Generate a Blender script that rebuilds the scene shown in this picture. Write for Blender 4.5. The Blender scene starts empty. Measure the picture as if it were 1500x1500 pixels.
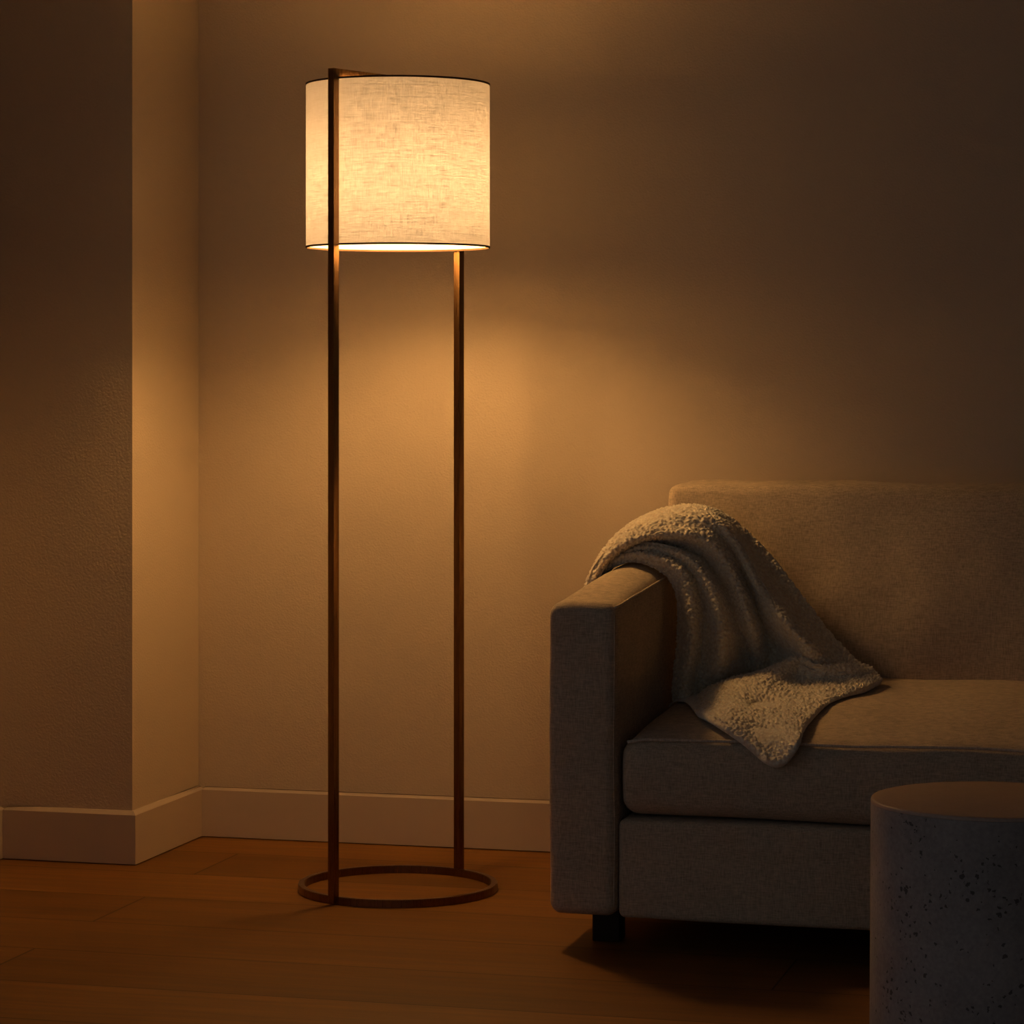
import bpy, bmesh, math, random
import numpy as np
from mathutils import Vector, noise
random.seed(4)
S = bpy.context.scene
COL = S.collection

# ------------------------------------------------------------------ materials
def new_mat(name):
    m = bpy.data.materials.new(name); m.use_nodes = True
    nt = m.node_tree; nt.nodes.clear()
    out = nt.nodes.new('ShaderNodeOutputMaterial')
    return m, nt, out
def node(nt, kind, **kw):
    n = nt.nodes.new(kind)
    for k, v in kw.items():
        if k in n.inputs: n.inputs[k].default_value = v
        else: setattr(n, k, v)
    return n
def link(nt, a, b): nt.links.new(a, b)
def rgba(c): return (c[0], c[1], c[2], 1.0)
def coords(nt, scale=(1, 1, 1)):
    tc = node(nt, 'ShaderNodeTexCoord'); mp = node(nt, 'ShaderNodeMapping')
    mp.inputs['Scale'].default_value = scale
    link(nt, tc.outputs['Object'], mp.inputs['Vector']); return mp.outputs['Vector']
def math_n(nt, op, a, b=None):
    n = node(nt, 'ShaderNodeMath', operation=op)
    for i, v in enumerate((a, b)):
        if v is None: continue
        if hasattr(v, 'node'): link(nt, v, n.inputs[i])
        else: n.inputs[i].default_value = v
    return n.outputs[0]
def mixc(nt, fac, a, b):
    n = node(nt, 'ShaderNodeMix', data_type='RGBA')
    if hasattr(fac, 'node'): link(nt, fac, n.inputs[0])
    else: n.inputs[0].default_value = fac
    for i, v in ((6, a), (7, b)):
        if hasattr(v, 'node'): link(nt, v, n.inputs[i])
        else: n.inputs[i].default_value = rgba(v)
    return n.outputs[2]
def ramp(nt, fac, stops):
    n = node(nt, 'ShaderNodeValToRGB'); link(nt, fac, n.inputs[0])
    e = n.color_ramp.elements
    while len(e) < len(stops): e.new(0.5)
    for el, (p, c) in zip(e, stops): el.position = p; el.color = rgba(c)
    return n.outputs[0]
def bump(nt, h, strength, dist):
    n = node(nt, 'ShaderNodeBump'); n.inputs['Strength'].default_value = strength
    n.inputs['Distance'].default_value = dist; link(nt, h, n.inputs['Height']); return n.outputs[0]
def principled(nt, out, color, rough, normal=None, metal=0.0, spec=0.5, sheen=0.0):
    p = node(nt, 'ShaderNodeBsdfPrincipled')
    if hasattr(color, 'node'): link(nt, color, p.inputs['Base Color'])
    else: p.inputs['Base Color'].default_value = rgba(color)
    if hasattr(rough, 'node'): link(nt, rough, p.inputs['Roughness'])
    else: p.inputs['Roughness'].default_value = rough
    p.inputs['Metallic'].default_value = metal
    p.inputs['Specular IOR Level'].default_value = spec
    p.inputs['Sheen Weight'].default_value = sheen
    p.inputs['Sheen Roughness'].default_value = 0.5
    if normal is not None: link(nt, normal, p.inputs['Normal'])
    link(nt, p.outputs[0], out.inputs['Surface']); return p

def m_paint(name, color, rough=0.75, grain=0.5):
    m, nt, out = new_mat(name)
    v = coords(nt)
    n1 = node(nt, 'ShaderNodeTexNoise', Scale=230.0, Detail=3.0); link(nt, v, n1.inputs['Vector'])
    n2 = node(nt, 'ShaderNodeTexNoise', Scale=1.7, Detail=3.0); link(nt, v, n2.inputs['Vector'])
    c = mixc(nt, n2.outputs[0], tuple(x * 0.96 for x in color), tuple(min(1, x * 1.04) for x in color))
    principled(nt, out, c, rough, bump(nt, n1.outputs[0], grain, 0.002), spec=0.25)
    return m

def m_floor():
    m, nt, out = new_mat('oak_boards')
    tc = node(nt, 'ShaderNodeTexCoord'); mp = node(nt, 'ShaderNodeMapping')
    mp.inputs['Location'].default_value = (-0.154, 1.214, 0)
    link(nt, tc.outputs['Object'], mp.inputs['Vector'])
    br = node(nt, 'ShaderNodeTexBrick')
    br.offset = 0.37; br.offset_frequency = 2; br.squash = 1.0
    for k, v in dict(Scale=1.0).items(): br.inputs[k].default_value = v
    br.inputs['Brick Width'].default_value = 2.1; br.inputs['Row Height'].default_value = 0.257
    br.inputs['Mortar Size'].default_value = 0.0026; br.inputs['Mortar Smooth'].default_value = 0.6
    br.inputs['Bias'].default_value = 0.0
    br.inputs['Color1'].default_value = (0.0, 0.0, 0.0, 1); br.inputs['Color2'].default_value = (1, 1, 1, 1)
    br.inputs['Mortar'].default_value = (0.5, 0.5, 0.5, 1)
    link(nt, mp.outputs[0], br.inputs['Vector'])
    # grain stretched along the boards, shifted from board to board
    add = node(nt, 'ShaderNodeVectorMath', operation='MULTIPLY_ADD')
    link(nt, br.outputs['Color'], add.inputs[0]); add.inputs[1].default_value = (3.1, 7.3, 1.0)
    link(nt, tc.outputs['Object'], add.inputs[2])
    m2 = node(nt, 'ShaderNodeMapping'); m2.inputs['Scale'].default_value = (1.6, 18, 1); link(nt, add.outputs[0], m2.inputs['Vector'])
    g = node(nt, 'ShaderNodeTexNoise', Scale=2.2, Detail=8.0, Roughness=0.62, Distortion=0.6); link(nt, m2.outputs[0], g.inputs['Vector'])
    m3 = node(nt, 'ShaderNodeMapping'); m3.inputs['Scale'].default_value = (0.7, 5, 1); link(nt, add.outputs[0], m3.inputs['Vector'])
    g2 = node(nt, 'ShaderNodeTexNoise', Scale=1.4, Detail=4.0, Distortion=1.2); link(nt, m3.outputs[0], g2.inputs['Vector'])
    c1 = ramp(nt, g.outputs[0], [(0.08, FLOOR_D), (0.90, FLOOR_L)])
    sep = node(nt, 'ShaderNodeSeparateColor'); link(nt, br.outputs['Color'], sep.inputs[0])
    tone = math_n(nt, 'ADD', math_n(nt, 'MULTIPLY', sep.outputs[0], 0.34), math_n(nt, 'MULTIPLY', g2.outputs[0], 0.5))
    tone = math_n(nt, 'ADD', tone, 0.55)
    hsv = node(nt, 'ShaderNodeHueSaturation'); link(nt, c1, hsv.inputs['Color']); link(nt, tone, hsv.inputs['Value'])
    c2 = mixc(nt, math_n(nt, 'MULTIPLY', br.outputs['Fac'], 0.7), hsv.outputs[0], (0.02, 0.009, 0.003))
    h = math_n(nt, 'SUBTRACT', math_n(nt, 'MULTIPLY', g.outputs[0], 0.25), br.outputs['Fac'])
    rg = math_n(nt, 'ADD', math_n(nt, 'MULTIPLY', g.outputs[0], 0.18), 0.46)
    principled(nt, out, c2, rg, bump(nt, h, 0.25, 0.001), spec=0.22)
    return m

def m_linen(name, color, scale=1.0):
    m, nt, out = new_mat(name)
    hs = []
    for sc in ((480, 480, 70), (70, 70, 480)):
        v = coords(nt, tuple(x * scale for x in sc))
        n = node(nt, 'ShaderNodeTexNoise', Scale=1.0, Detail=2.0); link(nt, v, n.inputs['Vector']); hs.append(n.outputs[0])
    w = math_n(nt, 'MULTIPLY', math_n(nt, 'ADD', hs[0], hs[1]), 0.5)
    v = coords(nt)
    n2 = node(nt, 'ShaderNodeTexNoise', Scale=9.0, Detail=4.0); link(nt, v, n2.inputs['Vector'])
    c = ramp(nt, w, [(0.32, tuple(x * 0.62 for x in color)), (0.66, tuple(x * 1.16 for x in color))])
    hsv = node(nt, 'ShaderNodeHueSaturation'); link(nt, c, hsv.inputs['Color'])
    link(nt, math_n(nt, 'ADD', math_n(nt, 'MULTIPLY', n2.outputs[0], 0.25), 0.87), hsv.inputs['Value'])
    h = math_n(nt, 'ADD', math_n(nt, 'MULTIPLY', w, 0.5), math_n(nt, 'MULTIPLY', n2.outputs[0], 0.5))
    principled(nt, out, hsv.outputs[0], 0.9, bump(nt, h, 0.55, 0.004), spec=0.12, sheen=0.12)
    return m

def m_sherpa():
    m, nt, out = new_mat('sherpa_fleece')
    v = coords(nt)
    vo = node(nt, 'ShaderNodeTexVoronoi', Scale=150.0); link(nt, v, vo.inputs['Vector'])
    n = node(nt, 'ShaderNodeTexNoise', Scale=420.0, Detail=3.0); link(nt, v, n.inputs['Vector'])
    c = ramp(nt, vo.outputs['Distance'], [(0.15, (0.98, 0.90, 0.73)), (0.90, (0.76, 0.63, 0.47))])  # shade between the curls painted into the colour: pale tips, darker gaps
    h = math_n(nt, 'SUBTRACT', math_n(nt, 'MULTIPLY', n.outputs[0], 0.5), vo.outputs['Distance'])
    principled(nt, out, c, 0.95, bump(nt, h, 0.4, 0.003), spec=0.1, sheen=0.9)
    return m

def m_metal(name, color, rough):
    m, nt, out = new_mat(name)
    v = coords(nt, (900, 900, 12))
    n = node(nt, 'ShaderNodeTexNoise', Scale=1.0, Detail=2.0); link(nt, v, n.inputs['Vector'])
    rg = math_n(nt, 'ADD', math_n(nt, 'MULTIPLY', n.outputs[0], 0.16), rough - 0.08)
    principled(nt, out, color, rg, bump(nt, n.outputs[0], 0.08, 0.0005), metal=1.0)
    return m

def m_shade():
    m, nt, out = new_mat('linen_shade')
    tc = node(nt, 'ShaderNodeTexCoord')
    sx = node(nt, 'ShaderNodeSeparateXYZ'); link(nt, tc.outputs['Object'], sx.inputs[0])
    ang = math_n(nt, 'MULTIPLY', math_n(nt, 'ARCTAN2', sx.outputs[1], sx.outputs[0]), 0.182)   # arc length
    hs = []
    for a, b in ((40, 470), (470, 40), (9, 330)):
        cb = node(nt, 'ShaderNodeCombineXYZ')
        link(nt, math_n(nt, 'MULTIPLY', ang, a), cb.inputs[0]); link(nt, math_n(nt, 'MULTIPLY', sx.outputs[2], b), cb.inputs[1])
        n = node(nt, 'ShaderNodeTexNoise', Scale=1.0, Detail=2.5); link(nt, cb.outputs[0], n.inputs['Vector']); hs.append(n.outputs[0])
    w = math_n(nt, 'ADD', math_n(nt, 'ADD', math_n(nt, 'MULTIPLY', hs[0], 0.38), math_n(nt, 'MULTIPLY', hs[1], 0.36)), math_n(nt, 'MULTIPLY', hs[2], 0.26))
    tcol = ramp(nt, w, [(0.36, tuple(x * 0.42 for x in SHADE_T)), (0.60, tuple(x * 1.28 for x in SHADE_T))])
    df = node(nt, 'ShaderNodeBsdfDiffuse'); df.inputs['Color'].default_value = (0.80, 0.76, 0.69, 1)
    tr = node(nt, 'ShaderNodeBsdfTranslucent'); link(nt, tcol, tr.inputs['Color'])
    ad = node(nt, 'ShaderNodeAddShader'); link(nt, df.outputs[0], ad.inputs[0]); link(nt, tr.outputs[0], ad.inputs[1])
    nb = bump(nt, w, 0.4, 0.001); link(nt, nb, df.inputs['Normal'])
    link(nt, ad.outputs[0], out.inputs['Surface'])
    return m

def m_stone(name, dark, light, pits):
    m, nt, out = new_mat(name)
    v = coords(nt)
    n1 = node(nt, 'ShaderNodeTexNoise', Scale=9.0, Detail=6.0, Roughness=0.6); link(nt, v, n1.inputs['Vector'])
    n2 = node(nt, 'ShaderNodeTexNoise', Scale=160.0, Detail=3.0); link(nt, v, n2.inputs['Vector'])
    c = ramp(nt, math_n(nt, 'ADD', math_n(nt, 'MULTIPLY', n1.outputs[0], 0.6), math_n(nt, 'MULTIPLY', n2.outputs[0], 0.4)), [(0.3, dark), (0.7, light)])
    h = n2.outputs[0]
    if pits:
        vm = node(nt, 'ShaderNodeVectorMath', operation='MULTIPLY_ADD'); link(nt, n2.outputs['Color'], vm.inputs[0])
        vm.inputs[1].default_value = (0.012, 0.012, 0.012); link(nt, v, vm.inputs[2])
        vo = node(nt, 'ShaderNodeTexVoronoi', Scale=130.0); link(nt, vm.outputs[0], vo.inputs['Vector'])
        cl = node(nt, 'ShaderNodeTexNoise', Scale=14.0, Detail=2.0); link(nt, v, cl.inputs['Vector'])
        sp = node(nt, 'ShaderNodeSeparateColor'); link(nt, vo.outputs['Color'], sp.inputs[0])
        rad = math_n(nt, 'MULTIPLY', math_n(nt, 'MAXIMUM', math_n(nt, 'SUBTRACT', math_n(nt, 'ADD', sp.outputs[0], cl.outputs[0]), 1.12), 0.0), 0.95)
        pit = math_n(nt, 'LESS_THAN', vo.outputs['Distance'], rad)
        c = mixc(nt, math_n(nt, 'MULTIPLY', pit, 0.7), c, (0.03, 0.026, 0.024))
        h = math_n(nt, 'SUBTRACT', math_n(nt, 'MULTIPLY', h, 0.3), pit)
    principled(nt, out, c, 0.7 if pits else 0.45, bump(nt, h, 0.35, 0.002), spec=0.3)
    return m

def m_emit(name, color, s):
    m, nt, out = new_mat(name)
    e = node(nt, 'ShaderNodeEmission'); e.inputs['Color'].default_value = rgba(color); e.inputs['Strength'].default_value = s
    link(nt, e.outputs[0], out.inputs['Surface']); return m

FLOOR_D = (0.118, 0.050, 0.010); FLOOR_L = (0.35, 0.155, 0.033)
BR = 0.050; BULB = 0.80 * 430 * (0.031 / BR) ** 2
SHADE_T = (0.090, 0.092, 0.112)
M = dict(
    wall=m_paint('warm_plaster', (0.64, 0.525, 0.405)),
    ceil=m_paint('ceiling_paint', (0.13, 0.125, 0.125), grain=0.1),
    slate=m_paint('slate_paint', (0.17, 0.165, 0.17), grain=0.1),
    trim=m_paint('trim_paint', (0.60, 0.485, 0.385), rough=0.5, grain=0.04),
    floor=m_floor(),
    linen=m_linen('oatmeal_linen', (0.61, 0.49, 0.36)),
    pipe=m_linen('piping_linen', (0.72, 0.60, 0.47)),
    dark=m_paint('dark_wood', (0.03, 0.018, 0.011), rough=0.5, grain=0.05),
    sherpa=m_sherpa(),
    bronze=m_metal('brushed_bronze', (0.23, 0.13, 0.06), 0.29),
    shade=m_shade(),
    rim=m_paint('shade_trim', (0.10, 0.055, 0.03), rough=0.8, grain=0.05),
    bulb=m_emit('warm_bulb', (1.0, 0.535, 0.172), BULB),
    socket=m_metal('socket_brass', (0.5, 0.36, 0.16), 0.35),
    stone=m_stone('pitted_concrete', (0.26, 0.235, 0.23), (0.48, 0.43, 0.415), True),
    top=m_stone('smooth_stone_top', (0.44, 0.32, 0.26), (0.56, 0.41, 0.33), False),
)

# ------------------------------------------------------------------ mesh helpers
def put(name, me, mat, parent=None, smooth=None, kind=None):
    o = bpy.data.objects.new(name, me); COL.objects.link(o)
    if mat: me.materials.append(mat)
    if parent: o.parent = parent; o.matrix_parent_inverse = parent.matrix_basis.inverted()
    if smooth == 'all':
        me.shade_smooth()
    elif smooth: me.shade_smooth(); me.set_sharp_from_angle(angle=math.radians(smooth))
    if kind: o['kind'] = kind
    return o
def from_bm(name, bm, mat, parent=None, smooth=None, kind=None):
    bmesh.ops.recalc_face_normals(bm, faces=bm.faces)
    me = bpy.data.meshes.new(name); bm.to_mesh(me); bm.free()
    return put(name, me, mat, parent, smooth, kind)
def empty(name, loc, label, cat):
    o = bpy.data.objects.new(name, None); COL.objects.link(o); o.location = loc; o.empty_display_size = 0.1
    o['label'] = label; o['category'] = cat
    return o
def prism(poly, z0, z1, bevel=0.0):
    bm = bmesh.new()
    a = [bm.verts.new((x, y, z0)) for x, y in poly]; b = [bm.verts.new((x, y, z1)) for x, y in poly]
    n = len(poly); bm.faces.new(a[::-1]); bm.faces.new(b)
    for i in range(n): bm.faces.new((a[i], a[(i + 1) % n], b[(i + 1) % n], b[i]))
    if bevel: bmesh.ops.bevel(bm, geom=list(bm.edges), offset=bevel, segments=3, affect='EDGES', profile=0.6)
    return bm
def box_bm(x0, x1, y0, y1, z0, z1, bevel=0.0):
    return prism([(x0, y0), (x1, y0), (x1, y1), (x0, y1)], z0, z1, bevel)
def soft_box(lo, hi, r, step, deform=None):
    """box with rounded edges on a dense grid, then shaped by deform(p)"""
    lo = Vector(lo); hi = Vector(hi); n = [max(4, int(round((hi[i] - lo[i]) / step))) for i in range(3)]
    def ticks(i):
        # denser near the rounded ends
        a, b = lo[i], hi[i]; L = b - a
        e = [0, .12, .28, .5, .75, 1.0]
        t = [a + r * k for k in e] + [a + r + (L - 2 * r) * k / n[i] for k in range(1, n[i])] + [b - r * k for k in e[::-1]]
        return t
    T = [ticks(i) for i in range(3)]
    bm = bmesh.new(); cache = {}
    def vert(i, j, k):
        key = (i, j, k)
        if key not in cache:
            p = Vector((T[0][i], T[1][j], T[2][k]))
            q = Vector([min(max(p[a], lo[a] + r), hi[a] - r) for a in range(3)])
            d = p - q
            if d.length > 1e-9:
                # keep cube parameter spacing -> sphere-ish corner
                p = q + d.normalized() * max(abs(c) for c in d)
            if deform: p = deform(p)
            cache[key] = bm.verts.new(p)
        return cache[key]
    N = [len(t) - 1 for t in T]
    for a, b, c in ((0, 1, 2), (1, 2, 0), (0, 2, 1)):
        for side in (0, N[c]):
            for i in range(N[a]):
                for j in range(N[b]):
                    vs = []
                    for di, dj in ((0, 0), (1, 0), (1, 1), (0, 1)):
                        ix = [0, 0, 0]; ix[a] = i + di; ix[b] = j + dj; ix[c] = side
                        vs.append(vert(*ix))
                    bm.faces.new(vs)
    return bm
def tube(pts, r, seg=8, closed=False):
    bm = bmesh.new(); rings = []; n = len(pts)
    pts = [Vector(p) for p in pts]
    up = None
    for i, p in enumerate(pts):
        if closed: t = (pts[(i + 1) % n] - pts[i - 1]).normalized()
        else: t = (pts[min(i + 1, n - 1)] - pts[max(i - 1, 0)]).normalized()
        if up is None:
            up = Vector((0, 0, 1)) if abs(t.z) < 0.9 else Vector((1, 0, 0))
        a = (up - t * up.dot(t)).normalized(); b = t.cross(a); up = a
        rings.append([bm.verts.new(p + (a * math.cos(w) + b * math.sin(w)) * r) for w in [2 * math.pi * k / seg for k in range(seg)]])
    for i in range(n if closed else n - 1):
        A, B = rings[i], rings[(i + 1) % n]
        for k in range(seg): bm.faces.new((A[k], A[(k + 1) % seg], B[(k + 1) % seg], B[k]))
    if not closed: bm.faces.new(rings[0][::-1]); bm.faces.new(rings[-1])
    return bm
def lathe(profile, seg=96, closed=False):
    """profile of (radius, z); closed joins last to first"""
    bm = bmesh.new(); rings = []
    for rr, z in profile:
        if rr < 1e-6: rings.append([bm.verts.new((0, 0, z))])
        else: rings.append([bm.verts.new((rr * math.cos(2 * math.pi * k / seg), rr * math.sin(2 * math.pi * k / seg), z)) for k in range(seg)])
    m = len(rings)
    for i in range(m if closed else m - 1):
        A, B = rings[i], rings[(i + 1) % m]
        for k in range(seg):
            k2 = (k + 1) % seg
            if len(A) == 1 and len(B) == 1: continue
            if len(A) == 1: bm.faces.new((A[0], B[k], B[k2]))
            elif len(B) == 1: bm.faces.new((A[k], A[k2], B[0]))
            else: bm.faces.new((A[k], A[k2], B[k2], B[k]))
    return bm
def sm(e0, e1, x):
    t = min(max((x - e0) / (e1 - e0), 0), 1); return t * t * (3 - 2 * t)
def move(bm, v):
    bmesh.ops.translate(bm, verts=bm.verts, vec=v); return bm

# ------------------------------------------------------------------ the room
ST = 'structure'
CH = 2.75
from_bm('floor', box_bm(-0.5, 4.9, -7.6, 0.25, -0.12, 0.0), M['floor'], kind=ST)
from_bm('wall_back', box_bm(-0.5, 4.9, 0.012, 0.25, 0.0, CH), M['wall'], kind=ST)
from_bm('wall_left', box_bm(-0.5, -0.312, -2.0, 0.011, 0.0, CH), M['wall'], kind=ST)
from_bm('wall_pillar', box_bm(-0.311, -0.012, -0.367, 0.011, 0.0, CH, 0.0), M['wall'], kind=ST)
from_bm('wall_right', box_bm(4.7, 4.9, -7.6, 0.011, 0.0, CH), M['slate'], kind=ST)
from_bm('ceiling', box_bm(-0.5, 4.9, -7.6, 0.25, CH + 0.001, CH + 0.12), M['ceil'], kind=ST)
BH = 0.112
def skirting(name, poly):
    bm = prism(poly, 0.0022, BH)
    top = [e for e in bm.edges if all(v.co.z > BH - 1e-4 for v in e.verts)]
    bmesh.ops.bevel(bm, geom=top, offset=0.008, segments=1, affect='EDGES')
    from_bm(name, bm, M['trim'], kind=ST)
skirting('baseboard_back', [(0.0, -0.001), (4.70, -0.001), (4.70, 0.0115), (0.0, 0.0115)])
skirting('baseboard_pillar', [(-0.299, -0.379), (0.0, -0.379), (0.0, 0.0115), (-0.0115, 0.0115), (-0.0115, -0.3665), (-0.299, -0.3665)])
skirting('baseboard_left', [(-0.3115, -2.0), (-0.2995, -2.0), (-0.2995, -0.367), (-0.3115, -0.367)])

# ------------------------------------------------------------------ floor lamp
th = math.radians(15)
Fv = Vector((-math.sin(th), math.cos(th), 0)); Rv = Vector((math.cos(th), math.sin(th), 0))
LC = Vector((2.291, -5.915, 0)) + Fv * 5.668 + Rv * (-0.2255)
LC.z = 0
ax = (Rv * 0.122 + Fv * 0.164).normalized()          # from the front post to the back post
rot = math.atan2(ax.y, ax.x)
lamp = empty('floor_lamp', LC, 'tall bronze floor lamp with a glowing linen drum shade and ring base', 'lamp')
def lampify(o): o.matrix_parent_inverse.identity(); return o
PZ = 1.607; HW = 0.008; PR = 0.197
ring = lathe([(0.184, 0.0), (0.197, 0.0), (0.197, 0.0155), (0.184, 0.0155)], 128, closed=True)
bmesh.ops.bevel(ring, geom=[e for e in ring.edges if abs(e.verts[0].co.z - e.verts[1].co.z) < 1e-6 and abs(e.verts[0].co.to_2d().length - e.verts[1].co.to_2d().length) < 1e-4], offset=0.0012, segments=2, affect='EDGES')
lampify(from_bm('ring_base', ring, M['bronze'], lamp, 35))
def rect_post(cx, z0, z1):
    bm = box_bm(cx - HW, cx + HW, -HW * 0.92, HW * 0.92, z0, z1, 0.0008)
    bmesh.ops.rotate(bm, verts=bm.verts, cent=(0, 0, 0), matrix=__import__('mathutils').Matrix.Rotation(rot, 3, 'Z'))
    return bm
for s in (-1, 1):
    lampify(from_bm('post', rect_post(s * PR, 0.004, PZ), M['bronze'], lamp, 30))
bm = box_bm(-PR + HW + 0.0003, PR - HW - 0.0003, -HW * 0.92, HW * 0.92, PZ - 0.0155, PZ, 0.0008)
bmesh.ops.rotate(bm, verts=bm.verts, cent=(0, 0, 0), matrix=__import__('mathutils').Matrix.Rotation(rot, 3, 'Z'))
lampify(from_bm('crossbar', bm, M['bronze'], lamp, 30))
SR = 0.1815; SZ0 = 1.270; SZ1 = 1.5905
sh = lathe([(SR, SZ0), (SR, SZ0 + 0.1), (SR, SZ0 + 0.2), (SR, SZ1)], 160)
shade = lampify(from_bm('lamp_shade', sh, M['shade'], lamp, 'all'))
for z in (SZ0, SZ1):
    rr = lathe([(SR - 0.0022, z - 0.0018), (SR + 0.0008, z - 0.0018), (SR + 0.0008, z + 0.0018), (SR - 0.0022, z + 0.0018)], 160, closed=True)
    lampify(from_bm('shade_rim', rr, M['rim'], shade, 35))
# spider: three wires from the top rim to the stem
for k in range(3):
    a = rot + math.pi / 2 + k * 2 * math.pi / 3
    w = tube([(0.012 * math.cos(a), 0.012 * math.sin(a), 1.545), (0.05 * math.cos(a), 0.05 * math.sin(a), 1.548), (0.1792 * math.cos(a), 0.1792 * math.sin(a), 1.586)], 0.0016, 8)
    lampify(from_bm('spider_wire', w, M['socket'], shade, 40))
BZ = 1.385
lampify(from_bm('socket_stem', lathe([(0, PZ - 0.0157), (0.006, PZ - 0.0157), (0.006, 1.55), (0.014, 1.548), (0.016, 1.535), (0.019, 1.53), (0.019, 1.47), (0.016, 1.465), (0, 1.465)], 32), M['socket'], lamp, 35))
lampify(from_bm('bulb', lathe([(0, BZ - BR)] + [(BR * math.sin(t), BZ - BR * math.cos(t)) for t in [math.pi * k / 22 for k in range(1, 20)]] + [(0.014, BZ + BR + 0.006), (0.013, 1.4645)], 40), M['bulb'], lamp, 60))

# ------------------------------------------------------------------ sofa
SX = 1.037; AW = 0.125; SY0 = -0.992; SY1 = -0.07; RX = 3.10
ZB = 0.063
sofa = empty('sofa', (2.07, -0.53, 0), 'low oatmeal linen sofa with square arms and a cream throw over one arm', 'sofa')
def wob(p, amp, sc, seed=0.0):
    return noise.noise(Vector((p.x * sc + seed, p.y * sc, p.z * sc + 3.1 * seed))) * amp
def arm_shape(x0, sgn):
    def f(p):
        q = p.copy()
        t = (p.y - SY0) / (SY1 - SY0)
        if p.z > 0.35:                                   # the top climbs a little towards the back and is softly domed
            k = sm(0.35, 0.613, p.z)
            u = (p.x - x0) / AW
            q.z += k * (0.046 * t + 0.022 * math.sin(math.pi * min(max(u, 0), 1)) * (0.15 + 0.85 * sm(0.0, 0.42, t)))
        q.y -= 0.004 * math.sin(math.pi * min(max((p.z - ZB) / 0.55, 0), 1)) * (1 - sm(0, .05, t))
        q.x += wob(p, 0.002, 7)
        return q
    return f
def arm(x0, sgn):
    a = from_bm('armrest', soft_box((x0, SY0, ZB), (x0 + AW, SY1, 0.613), 0.022, 0.02, arm_shape(x0, sgn)), M['linen'], sofa, 'all')
    xi = x0 + AW if sgn > 0 else x0
    xo = xi - sgn * 0.0045
    f = arm_shape(x0, sgn)
    seam = [f(Vector((xo, SY0 + 0.003, z))) + Vector((0, -0.0015, 0)) for z in np.linspace(0.08, 0.595, 30)]
    for i, c in enumerate(seam): c.y = SY0 + 0.0045 - 0.004 * math.sin(math.pi * min(max((c.z - ZB) / 0.55, 0), 1))
    top = [f(Vector((xo + sgn*0.0015, y, 0.6075))) + Vector((0, 0, 0.001)) for y in np.linspace(SY0 + 0.006, SY1 - 0.02, 60)]
    from_bm('piping', tube(top, 0.0024, 8), M['pipe'], a, 'all')
    from_bm('seam', tube(seam, 0.0012, 8), M['linen'], a, 'all')
    return a
arm(SX, 1); arm(RX - AW, -1)
IX0 = SX + AW + 0.002; IX1 = RX - AW - 0.002
def base_shape(p):
    q = p.copy(); q.y += wob(p, 0.003, 5, 2); q.z += wob(p, 0.002, 6, 1); return q
from_bm('seat_base', soft_box((IX0, SY0 + 0.003, ZB - 0.002), (IX1, -0.12, 0.236), 0.012, 0.045, base_shape), M['linen'], sofa, 'all')
def back_frame(p):
    return p.copy()
from_bm('back_frame', soft_box((IX0, -0.20, 0.22), (IX1, SY1, 0.64), 0.03, 0.06, back_frame), M['linen'], sofa, 'all')
# seat cushion: plump bench cushion, crowned on top, piped along the front
CX0 = IX0 + 0.004; CX1 = IX1 - 0.004; CY0 = -0.985; CY1 = -0.30; CZ0 = 0.243; CZ1 = 0.384
def cushion_shape(p):
    q = p.copy()
    if p.z > 0.30:
        k = sm(0.30, CZ1, p.z)
        t = min(max((p.y - CY0) / 0.48, 0), 1); s = min(max((p.x - CX0) / 0.28, 0), 1)
        q.z += k * 0.045 * math.sin(t * math.pi / 2) * (0.35 + 0.65 * math.sin(s * math.pi / 2)) + k * wob(p, 0.005, 6, 5)
    if p.y < CY0 + 0.06:                                 # front face bulges forward
        z = min(max((p.z - CZ0) / (CZ1 - CZ0), 0), 1)
        q.y -= 0.012 * math.sin(math.pi * z) * (1 - sm(CY0, CY0 + 0.06, p.y)) + wob(p, 0.003, 8, 9)
    if p.z > 0.30: q.z -= 0.007 * sm(0.30, CZ1, p.z) * (1 - sm(0, 0.07, p.x - CX0)) ** 2
    q.z -= 0.004 * sm(1.3, 1.7, p.x) * (1 - sm(0.25, 0.3, p.z))
    return q
cush = from_bm('seat_cushion', soft_box((CX0, CY0, CZ0), (CX1, CY1, CZ1), 0.030, 0.022, cushion_shape), M['linen'], sofa, 'all')
pp = []
for x in np.linspace(CX0 + 0.012, CX1 - 0.012, 160):
    pp.append(Vector((x, CY0 + 0.0065, CZ1 - 0.0062)) )
pp = [cushion_shape(p) + Vector((0, -0.0012, 0.0016 + 0.0018 * noise.noise(Vector((p.x * 7, 0, 0))))) for p in pp]
from_bm('piping', tube(pp, 0.0030, 8), M['pipe'], cush, 'all')
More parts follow.
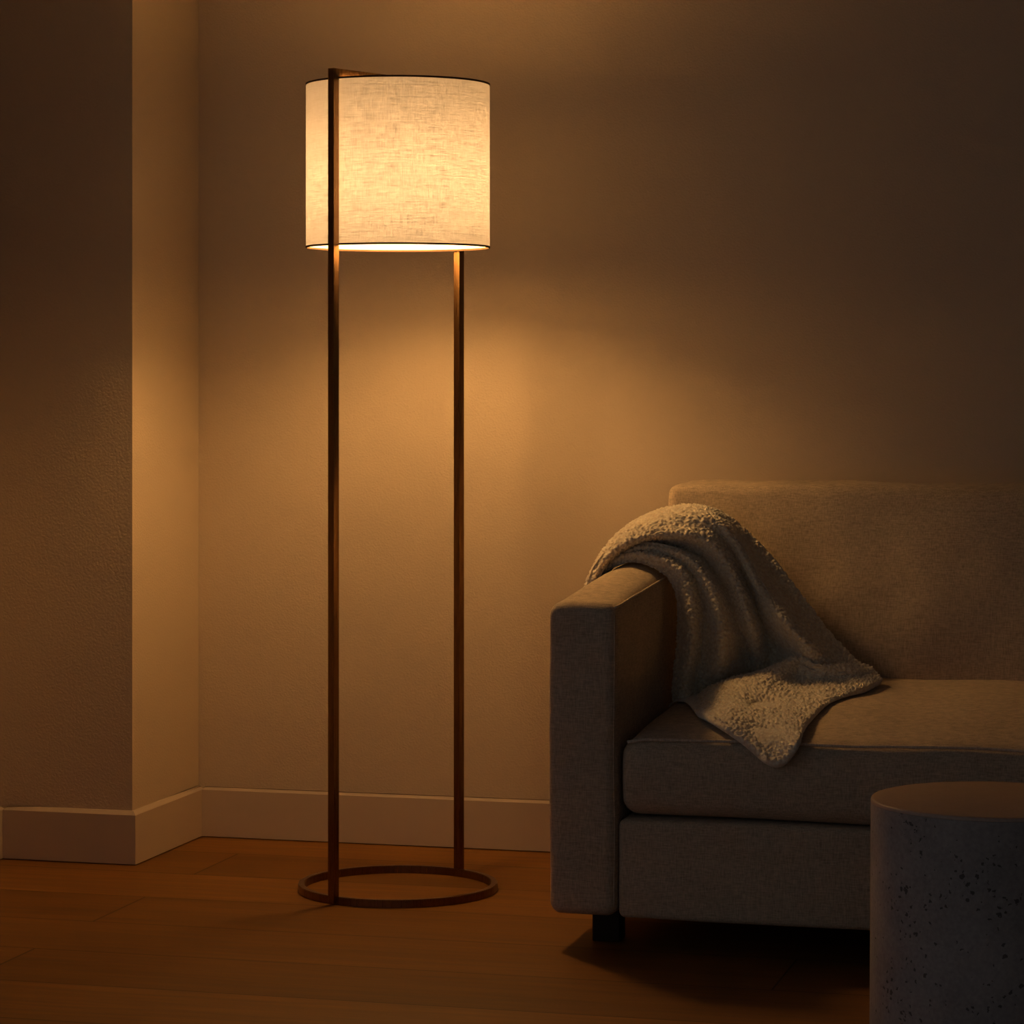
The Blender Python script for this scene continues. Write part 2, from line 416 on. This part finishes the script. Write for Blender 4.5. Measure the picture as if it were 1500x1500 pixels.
# back cushion: tall soft cushion whose shoulder spreads over the arm
BX0 = IX0 + 0.003; BX1 = IX1 - 0.003; BY0 = -0.345; BY1 = -0.16; BZ0 = 0.405; BZ1 = 0.800
def back_shape(p):
    q = p.copy()
    t = (p.z - BZ0) / (BZ1 - BZ0); u = (p.x - BX0) / (BX1 - BX0)
    e = 0.06 * sm(0.675, 0.70, p.z)
    q.x = BX0 - e + (p.x - BX0) * (BX1 - BX0 + 2 * e) / (BX1 - BX0)
    q.y += 0.055 * t                                       # leans back
    if p.y < BY0 + 0.09:
        k = 1 - sm(BY0, BY0 + 0.09, p.y)
        q.y -= k * 0.022 * math.sin(math.pi * min(max(t, 0), 1)) * math.sin(math.pi * min(max(u, 0.0), 1)) ** 0.3
        q.y += k * (wob(p, 0.010, 4, 7) + wob(p, 0.004, 13, 3))
    if p.z > 0.70:
        q.z += wob(p, 0.006, 5, 11) + wob(p, 0.004, 22, 8) * sm(0.76, 0.80, p.z)
    return q
from_bm('back_cushion', soft_box((BX0, BY0, BZ0), (BX1, BY1, BZ1), 0.020, 0.024, back_shape), M['linen'], sofa, 'all')
for x in (SX + 0.058, RX - 0.108):
    for y in (SY0 + 0.098, SY1 - 0.12):
        from_bm('leg', box_bm(x, x + 0.05, y, y + 0.05, 0.0, ZB + 0.004, 0.003), M['dark'], sofa, 30)

# ------------------------------------------------------------------ sherpa throw
CTRL = [
 [(1.020,-0.570,0.501),(1.020,-0.585,0.511),(1.020,-0.550,0.503),(1.020,-0.565,0.512),(1.020,-0.520,0.496),(1.018,-0.615,0.510),(1.018,-0.610,0.507),(1.016,-0.595,0.498),(1.002,-0.560,0.485),(0.988,-0.480,0.467)],
 [(1.057,-0.570,0.641),(1.052,-0.585,0.651),(1.043,-0.550,0.643),(1.044,-0.565,0.652),(1.034,-0.520,0.636),(1.044,-0.615,0.650),(1.033,-0.610,0.647),(1.022,-0.595,0.638),(1.008,-0.560,0.625),(0.994,-0.480,0.607)],
 [(1.102,-0.570,0.651),(1.112,-0.595,0.676),(1.112,-0.570,0.681),(1.120,-0.580,0.690),(1.109,-0.520,0.690),(1.112,-0.600,0.706),(1.102,-0.585,0.718),(1.090,-0.560,0.726),(1.078,-0.500,0.729),(1.066,-0.400,0.725)],
 [(1.163,-0.580,0.633),(1.190,-0.610,0.654),(1.195,-0.575,0.659),(1.215,-0.595,0.669),(1.214,-0.520,0.673),(1.241,-0.580,0.705),(1.248,-0.545,0.721),(1.255,-0.530,0.738),(1.232,-0.450,0.750),(1.208,-0.370,0.759)],
 [(1.184,-0.585,0.584),(1.220,-0.620,0.596),(1.230,-0.575,0.603),(1.263,-0.610,0.604),(1.266,-0.530,0.611),(1.298,-0.560,0.627),(1.302,-0.495,0.625),(1.338,-0.550,0.619),(1.329,-0.440,0.640),(1.323,-0.390,0.680)],
 [(1.183,-0.590,0.500),(1.222,-0.630,0.505),(1.236,-0.575,0.519),(1.278,-0.620,0.524),(1.291,-0.535,0.547),(1.324,-0.575,0.560),(1.331,-0.495,0.550),(1.392,-0.590,0.556),(1.389,-0.465,0.572),(1.393,-0.410,0.599)],
 [(1.175,-0.590,0.425),(1.211,-0.630,0.434),(1.227,-0.575,0.448),(1.271,-0.600,0.458),(1.303,-0.500,0.488),(1.332,-0.545,0.506),(1.351,-0.475,0.491),(1.431,-0.580,0.508),(1.449,-0.480,0.509),(1.454,-0.425,0.524)],
 [(1.179,-0.595,0.389),(1.216,-0.625,0.399),(1.229,-0.570,0.411),(1.261,-0.540,0.424),(1.305,-0.470,0.429),(1.331,-0.480,0.438),(1.364,-0.490,0.453),(1.444,-0.560,0.475),(1.478,-0.500,0.473),(1.510,-0.450,0.474)],
 [(1.226,-0.700,0.398),(1.245,-0.690,0.410),(1.262,-0.660,0.432),(1.290,-0.630,0.446),(1.339,-0.600,0.459),(1.377,-0.580,0.473),(1.410,-0.560,0.486),(1.457,-0.580,0.475),(1.500,-0.540,0.470),(1.537,-0.470,0.464)],
 [(1.312,-0.927,0.415),(1.342,-0.919,0.417),(1.352,-0.852,0.424),(1.361,-0.793,0.430),(1.385,-0.732,0.436),(1.400,-0.653,0.443),(1.418,-0.580,0.449),(1.464,-0.576,0.449),(1.512,-0.551,0.451),(1.550,-0.471,0.454)],
 [(1.436,-1.024,0.360),(1.459,-1.024,0.350),(1.474,-1.024,0.365),(1.485,-1.014,0.385),(1.489,-0.973,0.401),(1.489,-0.860,0.414),(1.501,-0.759,0.425),(1.522,-0.675,0.433),(1.547,-0.601,0.438),(1.565,-0.490,0.443)],
]
def catmull(P, m):
    """P (n,k,3) -> (m,k,3), centripetal-free Catmull-Rom along axis 0 with mean chord spacing"""
    n = P.shape[0]
    d = np.linalg.norm(np.diff(P, axis=0), axis=2).mean(axis=1); d = np.maximum(d, 1e-4) ** 0.7
    T = np.concatenate([[0], np.cumsum(d)])
    # sample evenly in chord length
    dl = np.linalg.norm(np.diff(P, axis=0), axis=2).mean(axis=1); L = np.concatenate([[0], np.cumsum(dl)])
    ts = np.interp(np.linspace(0, L[-1], m), L, T)
    out = np.zeros((m,) + P.shape[1:])
    ext = lambda i: P[i] if 0 <= i < n else (2 * P[0] - P[1] if i < 0 else 2 * P[-1] - P[-2])
    tx = lambda i: T[i] if 0 <= i < n else (2 * T[0] - T[1] if i < 0 else 2 * T[-1] - T[-2])
    for a, t in enumerate(ts):
        i = min(max(int(np.searchsorted(T, t, side='right')) - 1, 0), n - 2)
        p0, p1, p2, p3 = ext(i - 1), P[i], P[i + 1], ext(i + 2)
        t0, t1, t2, t3 = tx(i - 1), T[i], T[i + 1], tx(i + 2)
        m1 = (t2 - t1) * ((p1 - p0) / (t1 - t0) - (p2 - p0) / (t2 - t0) + (p2 - p1) / (t2 - t1))
        m2 = (t2 - t1) * ((p2 - p1) / (t2 - t1) - (p3 - p1) / (t3 - t1) + (p3 - p2) / (t3 - t2))
        s = (t - t1) / (t2 - t1)
        out[a] = (2*s**3 - 3*s**2 + 1) * p1 + (s**3 - 2*s**2 + s) * m1 + (-2*s**3 + 3*s**2) * p2 + (s**3 - s**2) * m2
    return out
def push_out(V, gap):
    from mathutils.bvhtree import BVHTree
    bpy.context.view_layer.update()
    trees = []
    for o in sofa.children_recursive:
        if o.type == 'MESH' and not (o.name.startswith('piping') and o.parent.name.startswith('seat')):
            bm = bmesh.new(); bm.from_mesh(o.data); bmesh.ops.transform(bm, matrix=o.matrix_world, verts=bm.verts)
            trees.append((BVHTree.FromBMesh(bm), o.name.startswith('seat_cushion'))); bm.free()
    V = V.copy()
    for rounds in range(3):
        moved = 0
        for k in range(len(V)):
            p = Vector(V[k])
            for t, seat in trees:
                co, n, idx, d = t.find_nearest(p, 0.06)
                if co is None: continue
                s = (p - co).dot(n)
                g = gap + (0.0062 * sm(-0.93, -0.955, p.y) if seat else 0.0)      # clears the piping on the cushion front
                if s < g and (s < 0 or d < g):
                    p = co + n * (g + 0.0004); moved += 1
            V[k] = p
        if not moved: break
    return V
def throw():
    NU, NV = 640, 370
    P = np.array(CTRL)
    A = catmull(P, NU)                                         # along the folds
    A = np.swapaxes(catmull(np.swapaxes(A, 0, 1), NV), 0, 1)   # across the folds
    du = np.gradient(A, axis=0); dv = np.gradient(A, axis=1)
    N = np.cross(du, dv); N /= np.linalg.norm(N, axis=2, keepdims=True) + 1e-12
    # outward: up on the arm top / seat
    if N[int(NU * .9), NV // 2][2] < 0: N = -N
    iu = np.minimum(np.arange(NU), np.arange(NU)[::-1])[:, None] * 0.0020
    iv = np.minimum(np.arange(NV), np.arange(NV)[::-1])[None, :] * 0.0017
    e = np.minimum(np.broadcast_to(iu, (NU, NV)), np.broadcast_to(iv, (NU, NV)))
    R = 0.011
    edge = np.sqrt(np.clip(1 - (1 - np.clip(e / R, 0, 1)) ** 2, 0, 1))       # rounded hem
    disp = np.zeros((NU, NV))
    for i in range(NU):
        for j in range(NV):
            p = Vector(A[i, j])
            big = noise.noise(p * 38) * 0.0012 + noise.noise(p * 17) * 0.002
            d1 = noise.voronoi(p * 145 + noise.noise_vector(p * 60) * 0.35)[0][0]
            d2 = noise.voronoi(p * 260 + Vector((9, 3, 1)))[0][0]
            disp[i, j] = big + 0.0074 * (0.50 - d1) + 0.0020 * (0.5 - d2)
    # a shallow dimple in the part lying on the seat
    c = np.array((1.385, -0.775, 0.433)); w = A - c
    dm = np.exp(-((w[..., 0] / 0.030) ** 2 + (w[..., 1] / 0.045) ** 2))
    disp -= 0.024 * dm
    TK = 0.013
    top = A + N * ((disp + 0.002) * (0.4 + 0.6 * edge) + (edge - 1) * TK * 0.5)[..., None]
    bot = A - N * (TK * 0.5 + edge * TK * 0.5)[..., None]
    top = push_out(top.reshape(-1, 3), 0.0055).reshape(NU, NV, 3)
    bot = push_out(bot.reshape(-1, 3), 0.0030).reshape(NU, NV, 3)
    verts = [tuple(v) for v in top.reshape(-1, 3)]
    faces = [(i * NV + j, (i + 1) * NV + j, (i + 1) * NV + j + 1, i * NV + j + 1) for i in range(NU - 1) for j in range(NV - 1)]
    off = len(verts); border = {}
    verts += [tuple(v) for v in bot.reshape(-1, 3)]
    def bi(i, j):
        if i in (0, NU - 1) or j in (0, NV - 1): return i * NV + j
        return off + i * NV + j
    faces += [(bi(i, j), bi(i, j + 1), bi(i + 1, j + 1), bi(i + 1, j)) for i in range(NU - 1) for j in range(NV - 1)]
    me = bpy.data.meshes.new('throw_blanket'); me.from_pydata(verts, [], faces)
    bm = bmesh.new(); bm.from_mesh(me)
    loose = [v for v in bm.verts if not v.link_faces]
    bmesh.ops.delete(bm, geom=loose, context='VERTS')
    bmesh.ops.recalc_face_normals(bm, faces=bm.faces)
    bm.to_mesh(me); bm.free()
    o = put('throw_blanket', me, M['sherpa'], None, 'all')
    o['label'] = 'cream sherpa throw blanket draped in folds over the sofa arm and onto the seat'
    o['category'] = 'blanket'
throw()

# ------------------------------------------------------------------ side table
TC = Vector((2.291, -5.915, 0)) + Fv * 4.30 + Rv * (707 / 4200 * 4.30)
TC.z = 0
table = empty('side_table', TC, 'round drum side table of pitted grey stone in front of the sofa', 'table')
TR = 0.1845; TH = 0.385
lampify(from_bm('drum_body', lathe([(0, 0), (TR * 1.008, 0), (TR * 1.012, 0.004), (TR * 1.004, 0.2), (TR, TH - 0.0065), (0, TH - 0.0065)], 128), M['stone'], table, 40))
lampify(from_bm('tabletop', lathe([(0, TH - 0.0062), (TR, TH - 0.0062)] + [(TR - 0.004 + 0.004 * math.cos(t), TH - 0.004 + 0.004 * math.sin(t)) for t in [0, .4, .8, 1.2, math.pi / 2]] + [(0, TH)], 128), M['top'], table, 40))

# ------------------------------------------------------------------ light, sky, camera
w = bpy.data.worlds.new('dusk'); S.world = w; w.use_nodes = True
bg = w.node_tree.nodes.get('Background') or w.node_tree.nodes.new('ShaderNodeBackground')
bg.inputs['Color'].default_value = (0.93, 0.96, 1.0, 1); bg.inputs['Strength'].default_value = 0.105

cam = bpy.data.cameras.new('camera'); co = bpy.data.objects.new('camera', cam); COL.objects.link(co)
cam.sensor_width = 36; cam.sensor_fit = 'HORIZONTAL'; cam.lens = 36 * 4200 / 1500
cam.shift_y = -(750 - 540) / 1500
co.location = (2.291, -5.915, 1.03); co.rotation_euler = (math.pi / 2, 0, th)
cam.clip_start = 0.05
S.camera = co
S.view_settings.view_transform = 'Standard'
S.view_settings.look = 'None'
S.view_settings.exposure = 0.0
